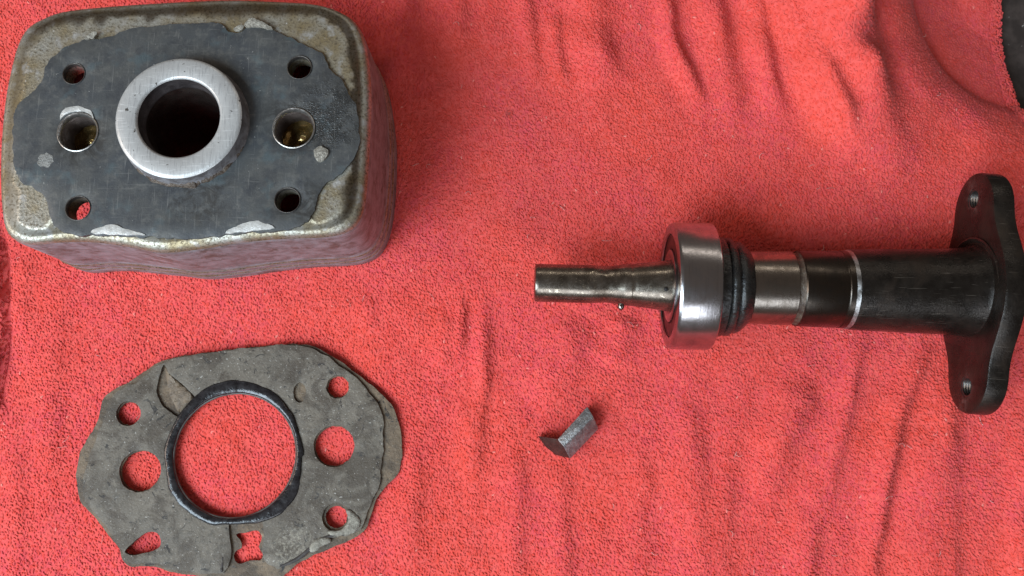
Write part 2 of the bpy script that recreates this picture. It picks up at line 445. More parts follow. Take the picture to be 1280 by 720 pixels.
def m_face(oil):
    m = Mat('grey_gasket_stained_face')
    n = m.noise(.018, 4, .65); f = m.noise(.5, 4, .7); s = m.noise(.09, 5, .7)
    c = m.mix(m.ramp(n, .3, .7), (0.066, 0.073, 0.080), (0.100, 0.102, 0.098))
    c = m.mix(m.ramp(s, .48, .68, 0, .6), c, (0.15, 0.15, 0.14)); c = m.mix(m.ramp(m.noise(.04, 5, .7), .48, .66, 0, .5), c, (0.038, 0.042, 0.050)); c = m.mix(m.ramp(m.noise(.03, 3, .6), .55, .70, 0, .45), c, (0.10, 0.145, 0.16))
    c = m.mix(m.ramp(m.noise(.3, 2), .73, .80), c, (0.40, 0.40, 0.38))
    wet = m.math('MULTIPLY', m.blob(*oil, 40, 16), m.ramp(m.noise(.05, 5, .75), .36, .58))
    c = m.mix(wet, c, (0.045, 0.047, 0.047))
    sm = m.noise(.035, 5, .75, None, 1.2)
    c = m.mix(m.ramp(m.noise(.7, 2, .6, (1.0, .035, 1, .7)), .64, .72, 0, .5), c, (0.22, 0.22, 0.21))
    c = m.mix(m.ramp(m.noise(.7, 2, .6, (.03, 1.0, 1, .25)), .66, .73, 0, .5), c, (0.20, 0.20, 0.19))
    for bx, by, br_ in ((boss[0] + 20, boss[1] - 78, 34), (port_c[0][0] + 6, port_c[0][1] - 8, 30), (port_c[1][0], port_c[1][1] + 4, 34), (bolt_c[3][0] + 22, bolt_c[3][1] - 6, 26)):
        c = m.mix(m.math('MULTIPLY', m.math('MULTIPLY', m.blob(float(bx), float(by), br_, 14), m.ramp(sm, .42, .6)), .7), c, (0.030, 0.027, 0.024))
    r = m.math('SUBTRACT', m.ramp(f, .2, .8, .40, .58), m.math('MULTIPLY', wet, .32))
    m.set('Base Color', c).set('Metallic', .35).set('Roughness', r)
    m.bump(f, .22, 1.2); m.bump(m.math('MULTIPLY', wet, m.noise(.8, 2)), .5, 1.6)
    scr = m.noise(.7, 2, .6, (1.0, .035, 1, .7)); m.bump(scr, .12, .8)
    return m.m
def m_bright():
    m = Mat('bright_machined_aluminium')
    st = m.noise(.55, 3, .65, (1.0, .12, 1, .9)); n = m.noise(.05, 3)
    c = m.mix(m.ramp(n, .3, .7), (0.62, 0.63, 0.62), (0.46, 0.46, 0.45))
    c = m.mix(m.ramp(st, .50, .70, 0, .7), c, (0.36, 0.36, 0.36)); c = m.mix(m.ramp(m.noise(.5, 3, .65, (.1, 1.0, 1, .5)), .55, .70, 0, .6), c, (0.80, 0.81, 0.80))
    c = m.mix(m.ramp(m.noise(.14, 3), .66, .70), c, (0.10, 0.09, 0.08))
    m.set('Base Color', c).set('Metallic', .5).set('Roughness', m.ramp(n, .3, .7, .38, .55)).bump(st, .25, 1.0)
    return m.m
def m_simple(name, a, b, metal, r0, r1, sc_=.08, fs=.4, bs=.3, bd=1.2, coat=0):
    m = Mat(name); n = m.noise(sc_, 4, .6); f = m.noise(fs, 4, .65)
    m.set('Base Color', m.mix(m.ramp(n, .3, .7), a, b)).set('Metallic', metal).set('Roughness', m.ramp(f, .25, .75, r0, r1))
    m.bump(f, bs, bd)
    if coat: m.set('Coat Weight', coat).set('Coat Roughness', .08)
    return m.m

ZS, ZP, ZR = 163.5, 168, 188      # shoulder, gasket face, raised ring
HC = at(235, 165, 80)           # housing root on the towel
def loc(pts, o): return np.asarray(pts) - np.array(o)
T_px = [(5, 180), (9, 135), (15, 100), (25, 62), (37, 40), (57, 27), (87, 17), (150, 10), (225, 5), (290, 3), (345, 5), (398, 9), (428, 18), (447, 32),
        (458, 55), (464, 90), (466, 130), (464, 180), (461, 230), (457, 262), (447, 284), (428, 295), (400, 299), (350, 301), (300, 306), (250, 314), (205, 318), (165, 311),
        (120, 305), (80, 305), (45, 308), (25, 304), (11, 291), (6, 265), (4, 225)]
B_px = [(491, 160), (494, 207), (492, 245), (490, 282), (482, 305), (470, 316), (450, 322), (400, 330), (350, 336), (312, 342), (275, 345), (240, 343), (200, 340), (162, 336), (100, 332), (80, 329)]
NB = 240
ang = np.linspace(-math.pi, math.pi, NB, endpoint=False)
def polar(loop, c):
    d = np.asarray(loop) - c; a = np.arctan2(d[:, 1], d[:, 0]); r = np.hypot(d[:, 0], d[:, 1]); k = np.argsort(a); return a[k], r[k]
Tw = loc(smooth_loop(trace(T_px, 150), 400), HC)
a_, r_ = polar(Tw, np.zeros(2)); rT = np.interp(ang, a_, r_, period=2 * math.pi)
# base outline: traced where it shows, elsewhere the wall drops with a little draft
Bw = loc(trace(B_px, 6), HC); ab, rb = polar(Bw, np.zeros(2))
ratio = np.interp(ang, ab, rb) / rT
known = (ang >= ab.min()) & (ang <= ab.max())
delta = np.where(known, np.interp(ang, ab, rb) - rT, 3.0)
delta = np.clip(delta, -2, 26)
for _ in range(30): delta = (np.roll(delta, 1) + delta * 2 + np.roll(delta, -1)) / 4
def hole_ring(px, py, r, n=36): 
    c = at(px, py, ZP); return circle(c[0] - HC[0], c[1] - HC[1], r, n)
SC = 0.855                      # photo pixels to units at the face
bolts = [(92, 92, 14), (374, 84, 15.5), (97, 260, 15.5), (359, 250, 16)]
ports = [(97, 165, 25), (367, 160, 26)]
bolt_c = [(*(np.array(at(x, y, ZP)) - HC), r * SC) for x, y, r in bolts]
port_c = [(*(np.array(at(x, y, ZP)) - HC), r * SC) for x, y, r in ports]
boss = np.array(at(222.5, 146.5, ZR)) - HC
RO, RI = 81 * .835, 53 * .835

housing = root('pump_housing', 'boxy aluminium pump housing with a bright raised ring around its bore', 'pump housing', (*HC, 0))
def build_body():
    prof = [(-15, ZS, 0), (-8, ZS - .6, 0), (-3.5, ZS - 3.5, 0), (-.8, ZS - 9, .02), (0, ZS - 16, .06), (0, 100, .38), (0, 60, .64), (.2, 46, .74), (2.0, 44, .75), (2.0, 38, .79),
            (.4, 36, .80), (.6, 26, .86), (2.4, 24, .87), (2.6, 12, .95), (1.6, 10, .96), (2.2, 4, 1), (-1, 1, 1), (-9, 1, 1), (-12, 8, .95), (-13, 60, .6), (-15, 143, .1)]
    V = []; F = []; n = NB
    gap = lambda a: 1.0
    for off, z, k in prof:
        r = rT + delta * k + off
        # unseen arched opening, added low at left to let light in under the holes
        s = np.exp(-(((ang + math.pi - .30) / .34) ** 4))
        zz = np.maximum(z, 0 + s * 112) if z < 112 else np.full(n, z)
        for i in range(n): V.append((r[i] * math.cos(ang[i]), r[i] * math.sin(ang[i]), zz[i]))
    for p in range(len(prof) - 1):
        for i in range(n):
            k = (i + 1) % n; F.append((p * n + i, p * n + k, (p + 1) * n + k, (p + 1) * n + i))
    # top plate with all bores through it
    ring_in = np.stack([(rT - 15) * np.cos(ang), (rT - 15) * np.sin(ang)], 1)
    holes = [circle(x, y, r, 36) for x, y, r in bolt_c + port_c] + [circle(*boss, RI, 64)]
    V2, F2 = plate(ring_in, holes, 143, ZS, step=11)
    b = len(V); V += V2; F += [tuple(i + b for i in f) for f in F2]
    me = bpy.data.meshes.new('body'); me.from_pydata([tuple(float(c) * U for c in v) for v in V], [], [tuple(int(i) for i in f) for f in F])
    bm = bmesh.new(); bm.from_mesh(me); bmesh.ops.remove_doubles(bm, verts=bm.verts, dist=.05 * U)
    # the wall between shell and plate rims is inside the joint
    bmesh.ops.recalc_face_normals(bm, faces=bm.faces)
    for f in bm.faces:
        c = f.calc_center_median()
        f.material_index = 1 if (c.z < (ZS - 12) * U and f.normal.z < .35 and math.hypot(c.x, c.y) > 100 * U) else 0
    bm.to_mesh(me); bm.free()
    o = link('body', me, m_cast(), housing, sharp=50); me.materials.append(m_wall())
build_body()

P_px = [(15, 160), (17, 138), (27, 124), (45, 110), (54, 92), (60, 77), (75, 62), (100, 51), (130, 46), (160, 36), (195, 31), (240, 28), (275, 29), (285, 38), (290, 41), (300, 40), (310, 34), (335, 36), (362, 46), (385, 59),
        (400, 65), (407, 77), (415, 90), (427, 100), (437, 117), (445, 135), (448, 155), (449, 177), (442, 197), (425, 217), (405, 230), (397, 245), (392, 262), (382, 277), (360, 286), (310, 291), (260, 296), (220, 298), (185, 296),
        (112, 294), (82, 291), (68, 280), (60, 262), (56, 247), (42, 235), (27, 227), (19, 215), (15, 195)]
Pw = loc(smooth_loop(trace(P_px, ZP), 420, .7), HC)
oilw = np.array(at(415, 140, ZP)) - HC
face_holes = [circle(x, y, r, 36) for x, y, r in bolt_c + port_c] + [circle(*boss, RO - 3, 64)]
V, F = plate(Pw, face_holes, ZS - 4, ZP, step=9, edge=1.4, top_fn=lambda x, y: .5 * N1(x, y, 40) + .25 * N2(x, y, 12))
face = link('gasket_face', mesh_from(V, F), m_face(tuple(oilw)), housing, sharp=40)
face['label'] = 'dark grey flat gasket face with bolt holes'
M_bright = m_bright(); 
V, F = lathe_z(*boss, [(RI - .2, ZR - 2.6), (RI + .4, ZR - 1.4), (RI + 1.6, ZR - .3), (RI + 2.4, ZR), (RO - 4, ZR), (RO - 1.5, ZR - .8), (RO, ZR - 2.2), (RO, ZR - 3)], 128)
o = link('raised_ring', mesh_from(V, F), M_bright, housing, sharp=35); o['label'] = 'bright scratched raised ring around the bore'
V, F = lathe_z(*boss, [(RO - .1, ZR - 2.8), (RO + .1, ZR - 6), (RO + .8, ZP + 5), (RO + 2.5, ZP + 1), (RO + 4, ZP - 2), (RO + 3, 156)], 128)
link('ring_side', mesh_from(V, F), m_simple('stained_ring_side', (0.42, 0.41, 0.43), (0.20, 0.18, 0.18), .6, .35, .55, .09, .4, .5, 2), housing)
# grease gathered at the foot of the ring and black bore liner
V = []; F = []
n = 90; a0, a1 = math.radians(215), math.radians(345)
for i in range(n):
    a = a0 + (a1 - a0) * i / (n - 1); e = math.sin(math.pi * i / (n - 1)) ** .5
    wd = (2 + 4.5 * e * (0.7 + .5 * float(N1(i, 0., 5)))); h = .5 + 2.6 * e + rng.normal(0, .5)
    for rr, z in ((RO - 1, ZP + h + 1), (RO + wd * .5, ZP + h), (RO + wd, ZP - .5)):
        V.append((boss[0] + rr * math.cos(a), boss[1] + rr * math.sin(a), z + rng.normal(0, .3)))
for i in range(n - 1):
    for j in range(2): F.append((i * 3 + j, i * 3 + j + 1, i * 3 + j + 4, i * 3 + j + 3))
M_grease = m_simple('brown_grease', (0.045, 0.028, 0.02), (0.12, 0.09, 0.065), .1, .2, .5, .15, .4, .7, 2)
link('grease_line', mesh_from(V, F), M_grease, housing)
M_darkbore = m_simple('dark_oily_bore', (0.05, 0.035, 0.03), (0.09, 0.07, 0.06), .5, .25, .5)
V, F = lathe_z(*boss, [(RI - .1, ZR - 2.4), (RI - .3, ZR - 17), (RI - 1.6, ZR - 19), (RI - 1.6, ZR - 22)], 96)
link('bore_wall', mesh_from(V, F), m_simple('stained_bore_steel', (0.23, 0.20, 0.20), (0.12, 0.10, 0.10), .8, .3, .5, .06), housing, sharp=40)
V, F = lathe_z(*boss, [(RI - 1.5, ZR - 21.5), (RI - .8, ZR - 24), (RI - .8, 10), (RI + 3, 10), (RI + 3, 142)], 64)  # liner drawn down nearly to the towel; the added length keeps the bore dark
link('bore_liner', mesh_from(V, F), M_darkbore, housing, sharp=40)
# ports: tapped cups with oily floor
M_rim = m_simple('bare_steel_edge', (0.55, 0.54, 0.52), (0.35, 0.33, 0.30), .9, .25, .45)
M_oil = m_simple('golden_oil_film', (0.85, 0.62, 0.28), (0.50, 0.32, 0.10), .9, .10, .22, .12, .12, .3, 2)
for i, (x, y, r) in enumerate(port_c):
    V, F = lathe_z(x, y, [(r + 1.2, ZP + .3), (r + .3, ZP + .9), (r - .8, ZP - .4), (r - 1.4, ZP - 4), (r - 1.4, ZP - 8)], 48)
    link('port_rim', mesh_from(V, F), M_rim, housing, sharp=40)
    pr = [(r - 1.0, ZP - 6)]
    for k in range(7): pr += [(r - 2.6, ZP - 8 - k * 4), (r - 1.2, ZP - 10 - k * 4)]
    pr += [(r - 1.2, ZP - 40)]
    V, F = lathe_z(x, y, pr, 48)
    link('port_thread', mesh_from(V, F), M_darkbore, housing, sharp=60)
    nn = 14; V = []; F = []
    gx, gy = np.meshgrid(np.linspace(-1, 1, nn), np.linspace(-1, 1, nn))
    kx = gx * np.sqrt(1 - gy ** 2 / 2) * (r - 1); ky = gy * np.sqrt(1 - gx ** 2 / 2) * (r - 1)
    zz = ZP - 32 + 1.2 * N1(kx * 3 + 50 * i, ky * 3, 18) + 7 * np.exp(-(((kx - 3) ** 2 + (ky + 1) ** 2) / 60))
    V = np.stack([kx + x, ky + y, zz], -1).reshape(-1, 3)
    F = [(a * nn + b, a * nn + b + 1, (a + 1) * nn + b + 1, (a + 1) * nn + b) for a in range(nn - 1) for b in range(nn - 1)]
    link('port_floor', mesh_from(V, F), M_oil, housing)
for x, y, r in bolt_c:
    V, F = lathe_z(x, y, [(r + .6, ZP - .2), (r + .1, ZP + .2), (r - .5, ZP - 1), (r - .6, ZP - 6)], 36)
    link('bolt_hole_edge', mesh_from(V, F), m_simple('worn_hole_edge', (0.12, 0.11, 0.10), (0.06, 0.05, 0.045), .6, .35, .5) if x == bolt_c[0][0] else bpy.data.materials['worn_hole_edge'], housing)
# bare metal: crescents where the face was nicked, thin shavings
def patch(name, px, z, h, mat, parent, origin, jit=.5, edge=.5, n=40):
    L = loc(smooth_loop(trace(px, z), n, jit), origin)
    V, F = plate(L, [], z - 1.2, z + h, step=4, edge=edge, top_fn=lambda x, y: .35 * N2(x, y, 4))
    return link(name, mesh_from(V, F), mat, parent, sharp=50)
M_bare = m_simple('bare_bright_metal', (0.72, 0.73, 0.71), (0.55, 0.55, 0.52), .4, .35, .5, .2, .6, .4)
for px in ([(113, 291), (125, 284), (138, 281), (152, 284), (170, 290), (182, 294), (150, 294), (128, 293)],
           [(282, 292), (296, 283), (318, 276), (328, 278), (343, 285), (330, 287), (305, 290)],
           [(75, 149), (78, 139), (88, 133), (100, 133), (112, 138), (117, 148), (108, 141), (97, 139), (84, 142)]):
    patch('bare_metal_nick', px, ZP, .9, M_bare, housing, HC)
M_resid = m_simple('pale_gasket_residue', (0.42, 0.40, 0.34), (0.17, 0.155, 0.13), .1, .6, .8, .3, .6, .7, 2)
for px, h in (([(305, 32), (312, 24), (322, 25), (332, 30), (341, 36), (333, 37), (320, 33), (311, 35)], 2.5), ([(292, 36), (300, 31), (305, 34), (298, 39)], 2),
              ([(393, 188), (402, 184), (411, 189), (408, 199), (399, 203), (394, 197)], 4), ([(106, 48), (114, 41), (121, 40), (117, 47), (109, 50)], 1.5)):
    patch('gasket_residue', px, ZP, h, M_resid, housing, HC, .5, 1.2, 24)
o = patch('punch_mark', [(47, 203), (50, 194), (58, 191), (66, 196), (67, 206), (61, 211), (52, 211)], ZP, .5, m_simple('dull_spot', (0.20, 0.20, 0.19), (0.33, 0.33, 0.31), .4, .5, .7, .3, .6, .8, 2), housing, HC)

# ------------------------------------------------------------------ gasket
GZ = 8.5
GC = at(298, 572, 0)
def gz(p): return (80 + p[0] / 2.4, 420 + p[1] / 2.4)
G_low = [(300, 72), (400, 52), (520, 38), (620, 28), (710, 24), (760, 36), (810, 64), (850, 90), (900, 130), (940, 163), (980, 203), (1000, 250), (1014, 310), (1012, 370), (996, 420), (962, 455), (936, 490), (920, 540), (905, 580), (880, 600), (830, 625),
         (780, 645), (740, 662), (700, 685), (668, 712), (630, 738), (560, 748), (490, 730), (430, 724), (370, 716), (320, 708), (285, 694), (240, 690), (200, 693), (176, 672), (165, 640), (130, 590), (84, 537), (50, 500), (37, 440), (39, 395), (52, 340), (76, 300),
         (104, 250), (112, 205), (130, 176), (160, 155), (200, 135), (245, 102)]
G_up = [(303, 74), (400, 54), (520, 40), (620, 30), (708, 27), (755, 40), (800, 70), (838, 96), (880, 130), (915, 168), (945, 215), (956, 260), (958, 330), (952, 400), (945, 450), (928, 486), (908, 540), (892, 580), (850, 596), (800, 606), (752, 628),
        (705, 668), (640, 700), (600, 722), (545, 726), (500, 712), (440, 716), (370, 708), (310, 700), (280, 684), (235, 682), (205, 684), (184, 668), (172, 636), (136, 586), (90, 532), (62, 495), (56, 440), (70, 380), (88, 330), (100, 290), (120, 250), (132, 205), (150, 178), (175, 158), (215, 138), (258, 106)]
tear = [(303, 86), (288, 125), (281, 165), (296, 205), (322, 228), (346, 242), (368, 218), (395, 186), (352, 142), (318, 112)]
dent = [(690, 165), (705, 140), (722, 150), (726, 180), (712, 200), (695, 192)]
slot = [(514, 596), (530, 592), (546, 590), (568, 585), (584, 586), (592, 600), (590, 614), (584, 630), (590, 645), (597, 656), (590, 672), (570, 673), (550, 676), (530, 684), (514, 676), (508, 660), (516, 645), (532, 636), (532, 620), (526, 610)]
drop = [(186, 645), (212, 618), (248, 590), (280, 588), (292, 606), (290, 630), (270, 644), (235, 652), (205, 656)]
crackA = [(470, 640), (474, 642), (477, 680), (474, 705), (470, 705), (472, 675)]
crackB = [(822, 586), (770, 606), (738, 630), (700, 662), (650, 688), (652, 694), (706, 672), (745, 640), (776, 615), (826, 594)]
def gl(pts, n, j=.3, z=GZ): return loc(smooth_loop(trace([gz(p) for p in pts], z), n, j), GC)
def gcirc(x, y, r, n=40, j=.25):
    c = np.array(at(*gz((x, y)), GZ)) - GC; return circle(*c, r / 2.4 * .99, n, j)
ghole = [(197, 233, 33), (232, 405, 57), (823, 153, 31), (812, 330, 57), (818, 543, 31)]
GB = np.array(at(*gz((515, 357)), GZ)) - GC; GR = 181 / 2.4 * .99
def gdz(x, y): return 1.1 * N1(x, y, 60) + .45 * N2(x, y, 16)
gasket = root('gasket', 'torn grey paper gasket with a large black-rimmed central hole', 'gasket', (*GC, 0))
def m_gasket(name, a, b, pale):
    m = Mat(name); n = m.noise(.03, 4, .6); f = m.noise(.45, 4, .7); s = m.noise(.12, 4)
    c = m.mix(m.ramp(n, .3, .7), a, b)
    c = m.mix(m.ramp(s, .5, .75), c, tuple(x * .5 for x in a)); c = m.mix(m.ramp(f, .55, .75), c, tuple(x * 1.7 for x in a)); c = m.mix(m.ramp(m.noise(.06, 4, .7), .6, .75), c, tuple(x * 1.45 for x in a)); c = m.mix(m.ramp(m.noise(.022, 5, .7, None, .8), .46, .60, 0, .7), c, (0.055, 0.041, 0.028)); c = m.mix(m.ramp(m.noise(.05, 5, .75, None, 1.5), .58, .64), c, (0.030, 0.026, 0.022))
    c = m.mix(m.ramp(m.noise(.4, 2), .66, .74), c, pale)
    if pale[0] > .4:
        p = np.array(at(*gz((850, 585)), GZ)) - GC; p2 = np.array(at(*gz((690, 640)), GZ)) - GC
        fl = m.math('MULTIPLY', m.math('MAXIMUM', m.blob(*p, 24, 10), m.blob(*p2, 26, 14)), m.ramp(m.noise(.28, 6, .75), .46, .62))
        c = m.mix(m.math('MULTIPLY', fl, .6), c, (0.36, 0.33, 0.26))
    m.set('Base Color', c).set('Roughness', m.ramp(f, .2, .8, .42, .75)).set('Specular IOR Level', .45).bump(f, .5, 1.6).bump(s, .4, 1.5)
    return m.m
V, F = plate(gl(G_low, 300, .45), [gcirc(*h) for h in ghole] + [circle(*GB, GR + 1, 110, .3), gl(slot, 60), gl(drop, 50)], GZ - 2.5, GZ, step=10, edge=.4, top_fn=gdz)
link('backing_layer', mesh_from(V, F), m_gasket('brown_gasket_layer', (0.19, 0.140, 0.090), (0.12, 0.085, 0.055), (0.25, 0.21, 0.16)), gasket, sharp=40)
ghole_u = [(x, y, r + (9 if i == 4 else 3)) for i, (x, y, r) in enumerate(ghole)]
slot_u = [(500, 535), (545, 538), (590, 535), (600, 575), (600, 610), (597, 645), (606, 678), (642, 702), (625, 765), (480, 765), (478, 714), (494, 692), (504, 640), (498, 600)]
V, F = plate(gl(G_up, 300, .7, GZ + 4), [gcirc(*h) for h in ghole_u] + [circle(*GB, GR + 5, 110, .5), gl(slot_u, 60), gl(drop, 50), gl(tear, 50), gl(dent, 24)] , GZ + .3, GZ + 4, step=7, edge=.9,
             top_fn=lambda x, y: gdz(x, y) + .5 * N3(x, y, 8))
M_up = m_gasket('grey_gasket_paper', (0.165, 0.143, 0.112), (0.115, 0.099, 0.078), (0.42, 0.40, 0.36))
link('facing_layer', mesh_from(V, F), M_up, gasket, sharp=40)
# raised flap beside the tear, black sealant ring, cracks
V, F = plate(gl([(303, 90), (312, 108), (345, 140), (388, 186), (366, 212), (346, 232), (328, 205), (312, 160)], 40, .3, GZ + 2), [], GZ + .6, GZ + 1.6, step=5, edge=.4, top_fn=lambda x, y: gdz(x, y) + .6 * N2(x, y, 9))
link('torn_flap', mesh_from(V, F), m_simple('brown_torn_paper', (0.20, 0.15, 0.10), (0.11, 0.082, 0.056), 0, .35, .6, .1, .5, .6, 1.5), gasket)
def sealant():
    V = []; F = []; n = 260; sg = 10
    for i in range(n):
        a = 2 * math.pi * i / n
        top = math.exp(-((math.atan2(math.sin(a - 1.75), math.cos(a - 1.75)) / .85) ** 2)); br = math.exp(-((math.atan2(math.sin(a + .75), math.cos(a + .75)) / .5) ** 2))
        lf = math.exp(-((math.atan2(math.sin(a - 3.5), math.cos(a - 3.5)) / .8) ** 2))
        wd = 7.5 + 8.0 * top + 7.0 * br + 4.0 * lf + 2.4 * float(N1(i, 9., 14)) + .9 * float(N2(i, 2., 5))
        h = 4.6 + .9 * float(N2(i, 4., 9)) + .4 * float(N3(i, 4., 4))
        r0 = GR - 1 + .5 * float(N3(i, 1., 8))
        cr = r0 + wd / 2
        for j in range(sg):
            b = math.pi * 2 * j / sg
            V.append((GB[0] + (cr + wd / 2 * math.cos(b)) * math.cos(a), GB[1] + (cr + wd / 2 * math.cos(b)) * math.sin(a), GZ + 3.7 + h * .40 * math.sin(b) + rng.normal(0, .06)))
    for i in range(n):
        for j in range(sg):
            k = (j + 1) % sg; m = (i + 1) % n; F.append((i * sg + j, i * sg + k, m * sg + k, m * sg + j))
    return V, F
V, F = sealant()
o = link('sealant_ring', mesh_from(V, F), m_simple('black_sealant', (0.010, 0.009, 0.010), (0.030, 0.028, 0.030), .0, .10, .30, .15, .12, .25, 2.5), gasket)
o['label'] = 'glossy black sealant ring round the central hole'
V, F = lathe_z(*GB, [(GR - 1.5, GZ - 2), (GR - 2.5, GZ + 2.5), (GR - 1.2, GZ + 3.5), (GR + 1, GZ + 3)], 110)
link('hole_lip', mesh_from(V, F), m_simple('grey_lip', (0.12, 0.11, 0.10), (0.07, 0.065, 0.06), .1, .4, .6), gasket)
M_crack = m_simple('dark_crack_edge', (0.035, 0.03, 0.028), (0.06, 0.05, 0.045), 0, .5, .8)
for pts in (crackA, crackB):
    L = gl(pts, 50, .3, GZ + 4)
    V, F = plate(L, [], GZ + 1, GZ + 4.6, step=4, edge=.5, top_fn=lambda x, y: gdz(x, y) + .6 * N3(x, y, 4))
    link('crack', mesh_from(V, F), M_crack, gasket)
M_flake = m_simple('pale_flake', (0.36, 0.34, 0.28), (0.18, 0.165, 0.135), 0, .5, .8, .25, .6, .8, 2)
for pts in ([(848, 520), (872, 532), (890, 560), (870, 590), (830, 598), (800, 598), (790, 586), (830, 580), (852, 556)], [(752, 612), (790, 604), (800, 618), (770, 634), (748, 648), (735, 640)]):
    L = gl(pts, 36, .4, GZ + 5)
    V, F = plate(L, [], GZ + 2, GZ + 4.9, step=3.5, edge=.5, top_fn=lambda x, y: gdz(x, y) + .5 * N3(x, y, 4))
    link('paper_flake', mesh_from(V, F), M_flake, gasket)

# ------------------------------------------------------------------ pump shaft with bearing and flange
AZ = 72.0                                      # axis height
def ax(px): return (px - 640) * (DIST - AZ * math.cos(TILT)) / DIST
p0 = np.array(at(668, 353.5, AZ)); p1 = np.array(at(1180, 364.5, AZ))
rz = math.atan2(p1[1] - p0[1], p1[0] - p0[0])
b0 = np.array(at(868, 357.8, AZ)); X0 = ax(868)
shaft = root('pump_shaft', 'dark steel pump shaft carrying a ball bearing and a two-hole flange', 'pump shaft', (*b0, 0))
shaft.rotation_euler = (0, 0, rz)
def sx(px):
    if 890 < px < 1160: px = 640 + (px - 640) * .965      # read off the crest line, which stands nearer the lens
    return ax(px) - X0
K = .467                                        # half apparent diameter to radius
def part(name, prof, mat, seg=112, rmod=None, sharp=30, parent=shaft, px=True):
    pr = [((sx(x) if px else x), r) for x, r in prof]
    V, F = lathe(pr, seg, rmod); V = [(x, y, z + AZ) for x, y, z in V]
    return link(name, mesh_from(V, F), mat, parent, sharp=sharp)
def m_steel(name, a, b, r0, r1, ringy=.5, metal=1.0):
    m = Mat(name); st = m.noise(.6, 3, .6, (1.0, .04, .04)); n = m.noise(.07, 4, .6); f = m.noise(.4, 3)
    c = m.mix(m.ramp(n, .3, .7), a, b)
    c = m.mix(m.ramp(st, .5, .8, 0, .5), c, tuple(x * .5 for x in a))
    m.set('Base Color', c).set('Metallic', metal).set('Roughness', m.ramp(n, .25, .75, r0, r1)).bump(st, .12 * ringy, 1.0).bump(f, .06, 1.0)
    return m.m
def m_journal():
    m = Mat('scuffed_steel_journal'); n = m.noise(.06, 4, .65); f = m.noise(.22, 4, .7, None, 1.2)
    c = m.mix(m.ramp(n, .3, .7), (0.25, 0.22, 0.185), (0.12, 0.10, 0.08))
    c = m.mix(m.ramp(f, .55, .70), c, (0.55, 0.50, 0.40))
    m.set('Base Color', c).set('Metallic', .95).set('Roughness', m.ramp(f, .3, .7, .34, .20)).bump(f, .07, 1.0)
    return m.m
M_steel = m_steel('ground_steel', (0.46, 0.45, 0.46), (0.36, 0.35, 0.36), .19, .28, .6)
M_dsteel = m_steel('dark_stained_steel', (0.10, 0.085, 0.072), (0.06, 0.052, 0.045), .24, .38)
M_jsteel = m_steel('worn_journal_steel', (0.33, 0.30, 0.27), (0.20, 0.175, 0.15), .20, .32)
def m_castiron():
    m = Mat('black_oily_cast_iron'); n = m.noise(.05, 4, .6); f = m.noise(.5, 4, .65); big = m.noise(.02, 5, .7, None, .8)
    c = m.mix(m.ramp(n, .3, .7), (0.014, 0.011, 0.009), (0.028, 0.023, 0.019))
    c = m.mix(m.ramp(big, .5, .66, 0, .7), c, (0.038, 0.027, 0.020))
    g = m.n.new('ShaderNodeNewGeometry')
    c = m.mix(m.math('MULTIPLY', m.ramp(g.outputs['Pointiness'], .545, .63), m.ramp(m.noise(.12, 4, .7), .38, .6)), c, (0.16, 0.145, 0.13))
    c = m.mix(m.ramp(m.noise(.6, 2, .6, (.04, 1.0, 1.0)), .65, .72, 0, .6), c, (0.14, 0.12, 0.10))
    m.set('Base Color', c).set('Metallic', .55).set('Roughness', m.ramp(big, .35, .65, .18, .40)).bump(f, .3, 1.4).bump(n, .25, 2.0)
    return m.m
M_cast = m_castiron()
M_rub = m_simple('black_wet_rubber', (0.012, 0.011, 0.011), (0.028, 0.025, 0.022), 0, .12, .34, .08, .22, .5, 2.5)
M_black = m_simple('black_hole', (0.008, 0.007, 0.007), (0.012, 0.010, 0.010), 0, .6, .8)
def jmod(x, t):
    px = x / .934 + 868
    up = math.exp(-(((t - math.pi / 2 + .15) / .75) ** 2))
    wv = math.exp(-(((px - 742) / 40) ** 2))
    return up * wv * (-1.1 + .5 * float(N1(px, t * 14, 9)) + .25 * float(N2(px, t * 14, 4)))
xs1 = [668, 668, 669.5] + list(range(672, 790, 2)) + [789, 792, 797] + list(range(800, 842, 4)) + [845]
def rj(px):
    return float(np.interp(px, [668, 669.5, 672, 740, 758, 772, 780, 788, 790, 792, 838, 846], [20, 21.6, 22.2, 22.4, 21.3, 22.8, 24.2, 24.6, 23.9, 24.8, 30.2, 30.4]))
prof = [(668.2, 0), (668.2, 19)] + [(p, rj(p)) for p in xs1[2:]]
part('journal_end', prof, m_journal(), 120, jmod, 35)
# drive pin and grease hole
def ball(name, px, py, z, r, mat, stretch=(1, 1, 1)):
    c = np.array(at(px, py, z)) - b0; c = (c[0] * math.cos(-rz) - c[1] * math.sin(-rz), c[0] * math.sin(-rz) + c[1] * math.cos(-rz))
    bm = bmesh.new(); bmesh.ops.create_uvsphere(bm, u_segments=20, v_segments=12, radius=r * U)
    for v in bm.verts: v.co = Vector((v.co.x * stretch[0], v.co.y * stretch[1], v.co.z * stretch[2])) + Vector((c[0], c[1], z)) * U
    me = bpy.data.meshes.new(name); bm.to_mesh(me); bm.free(); return link(name, me, mat, shaft)
ball('drive_pin', 776, 382.5, AZ - 4, 4.0, M_jsteel, (1, 1.3, 1))
ball('grease_hole', 832.5, 361.5, AZ + 29, 2.6, M_black, (1, 1, .6))

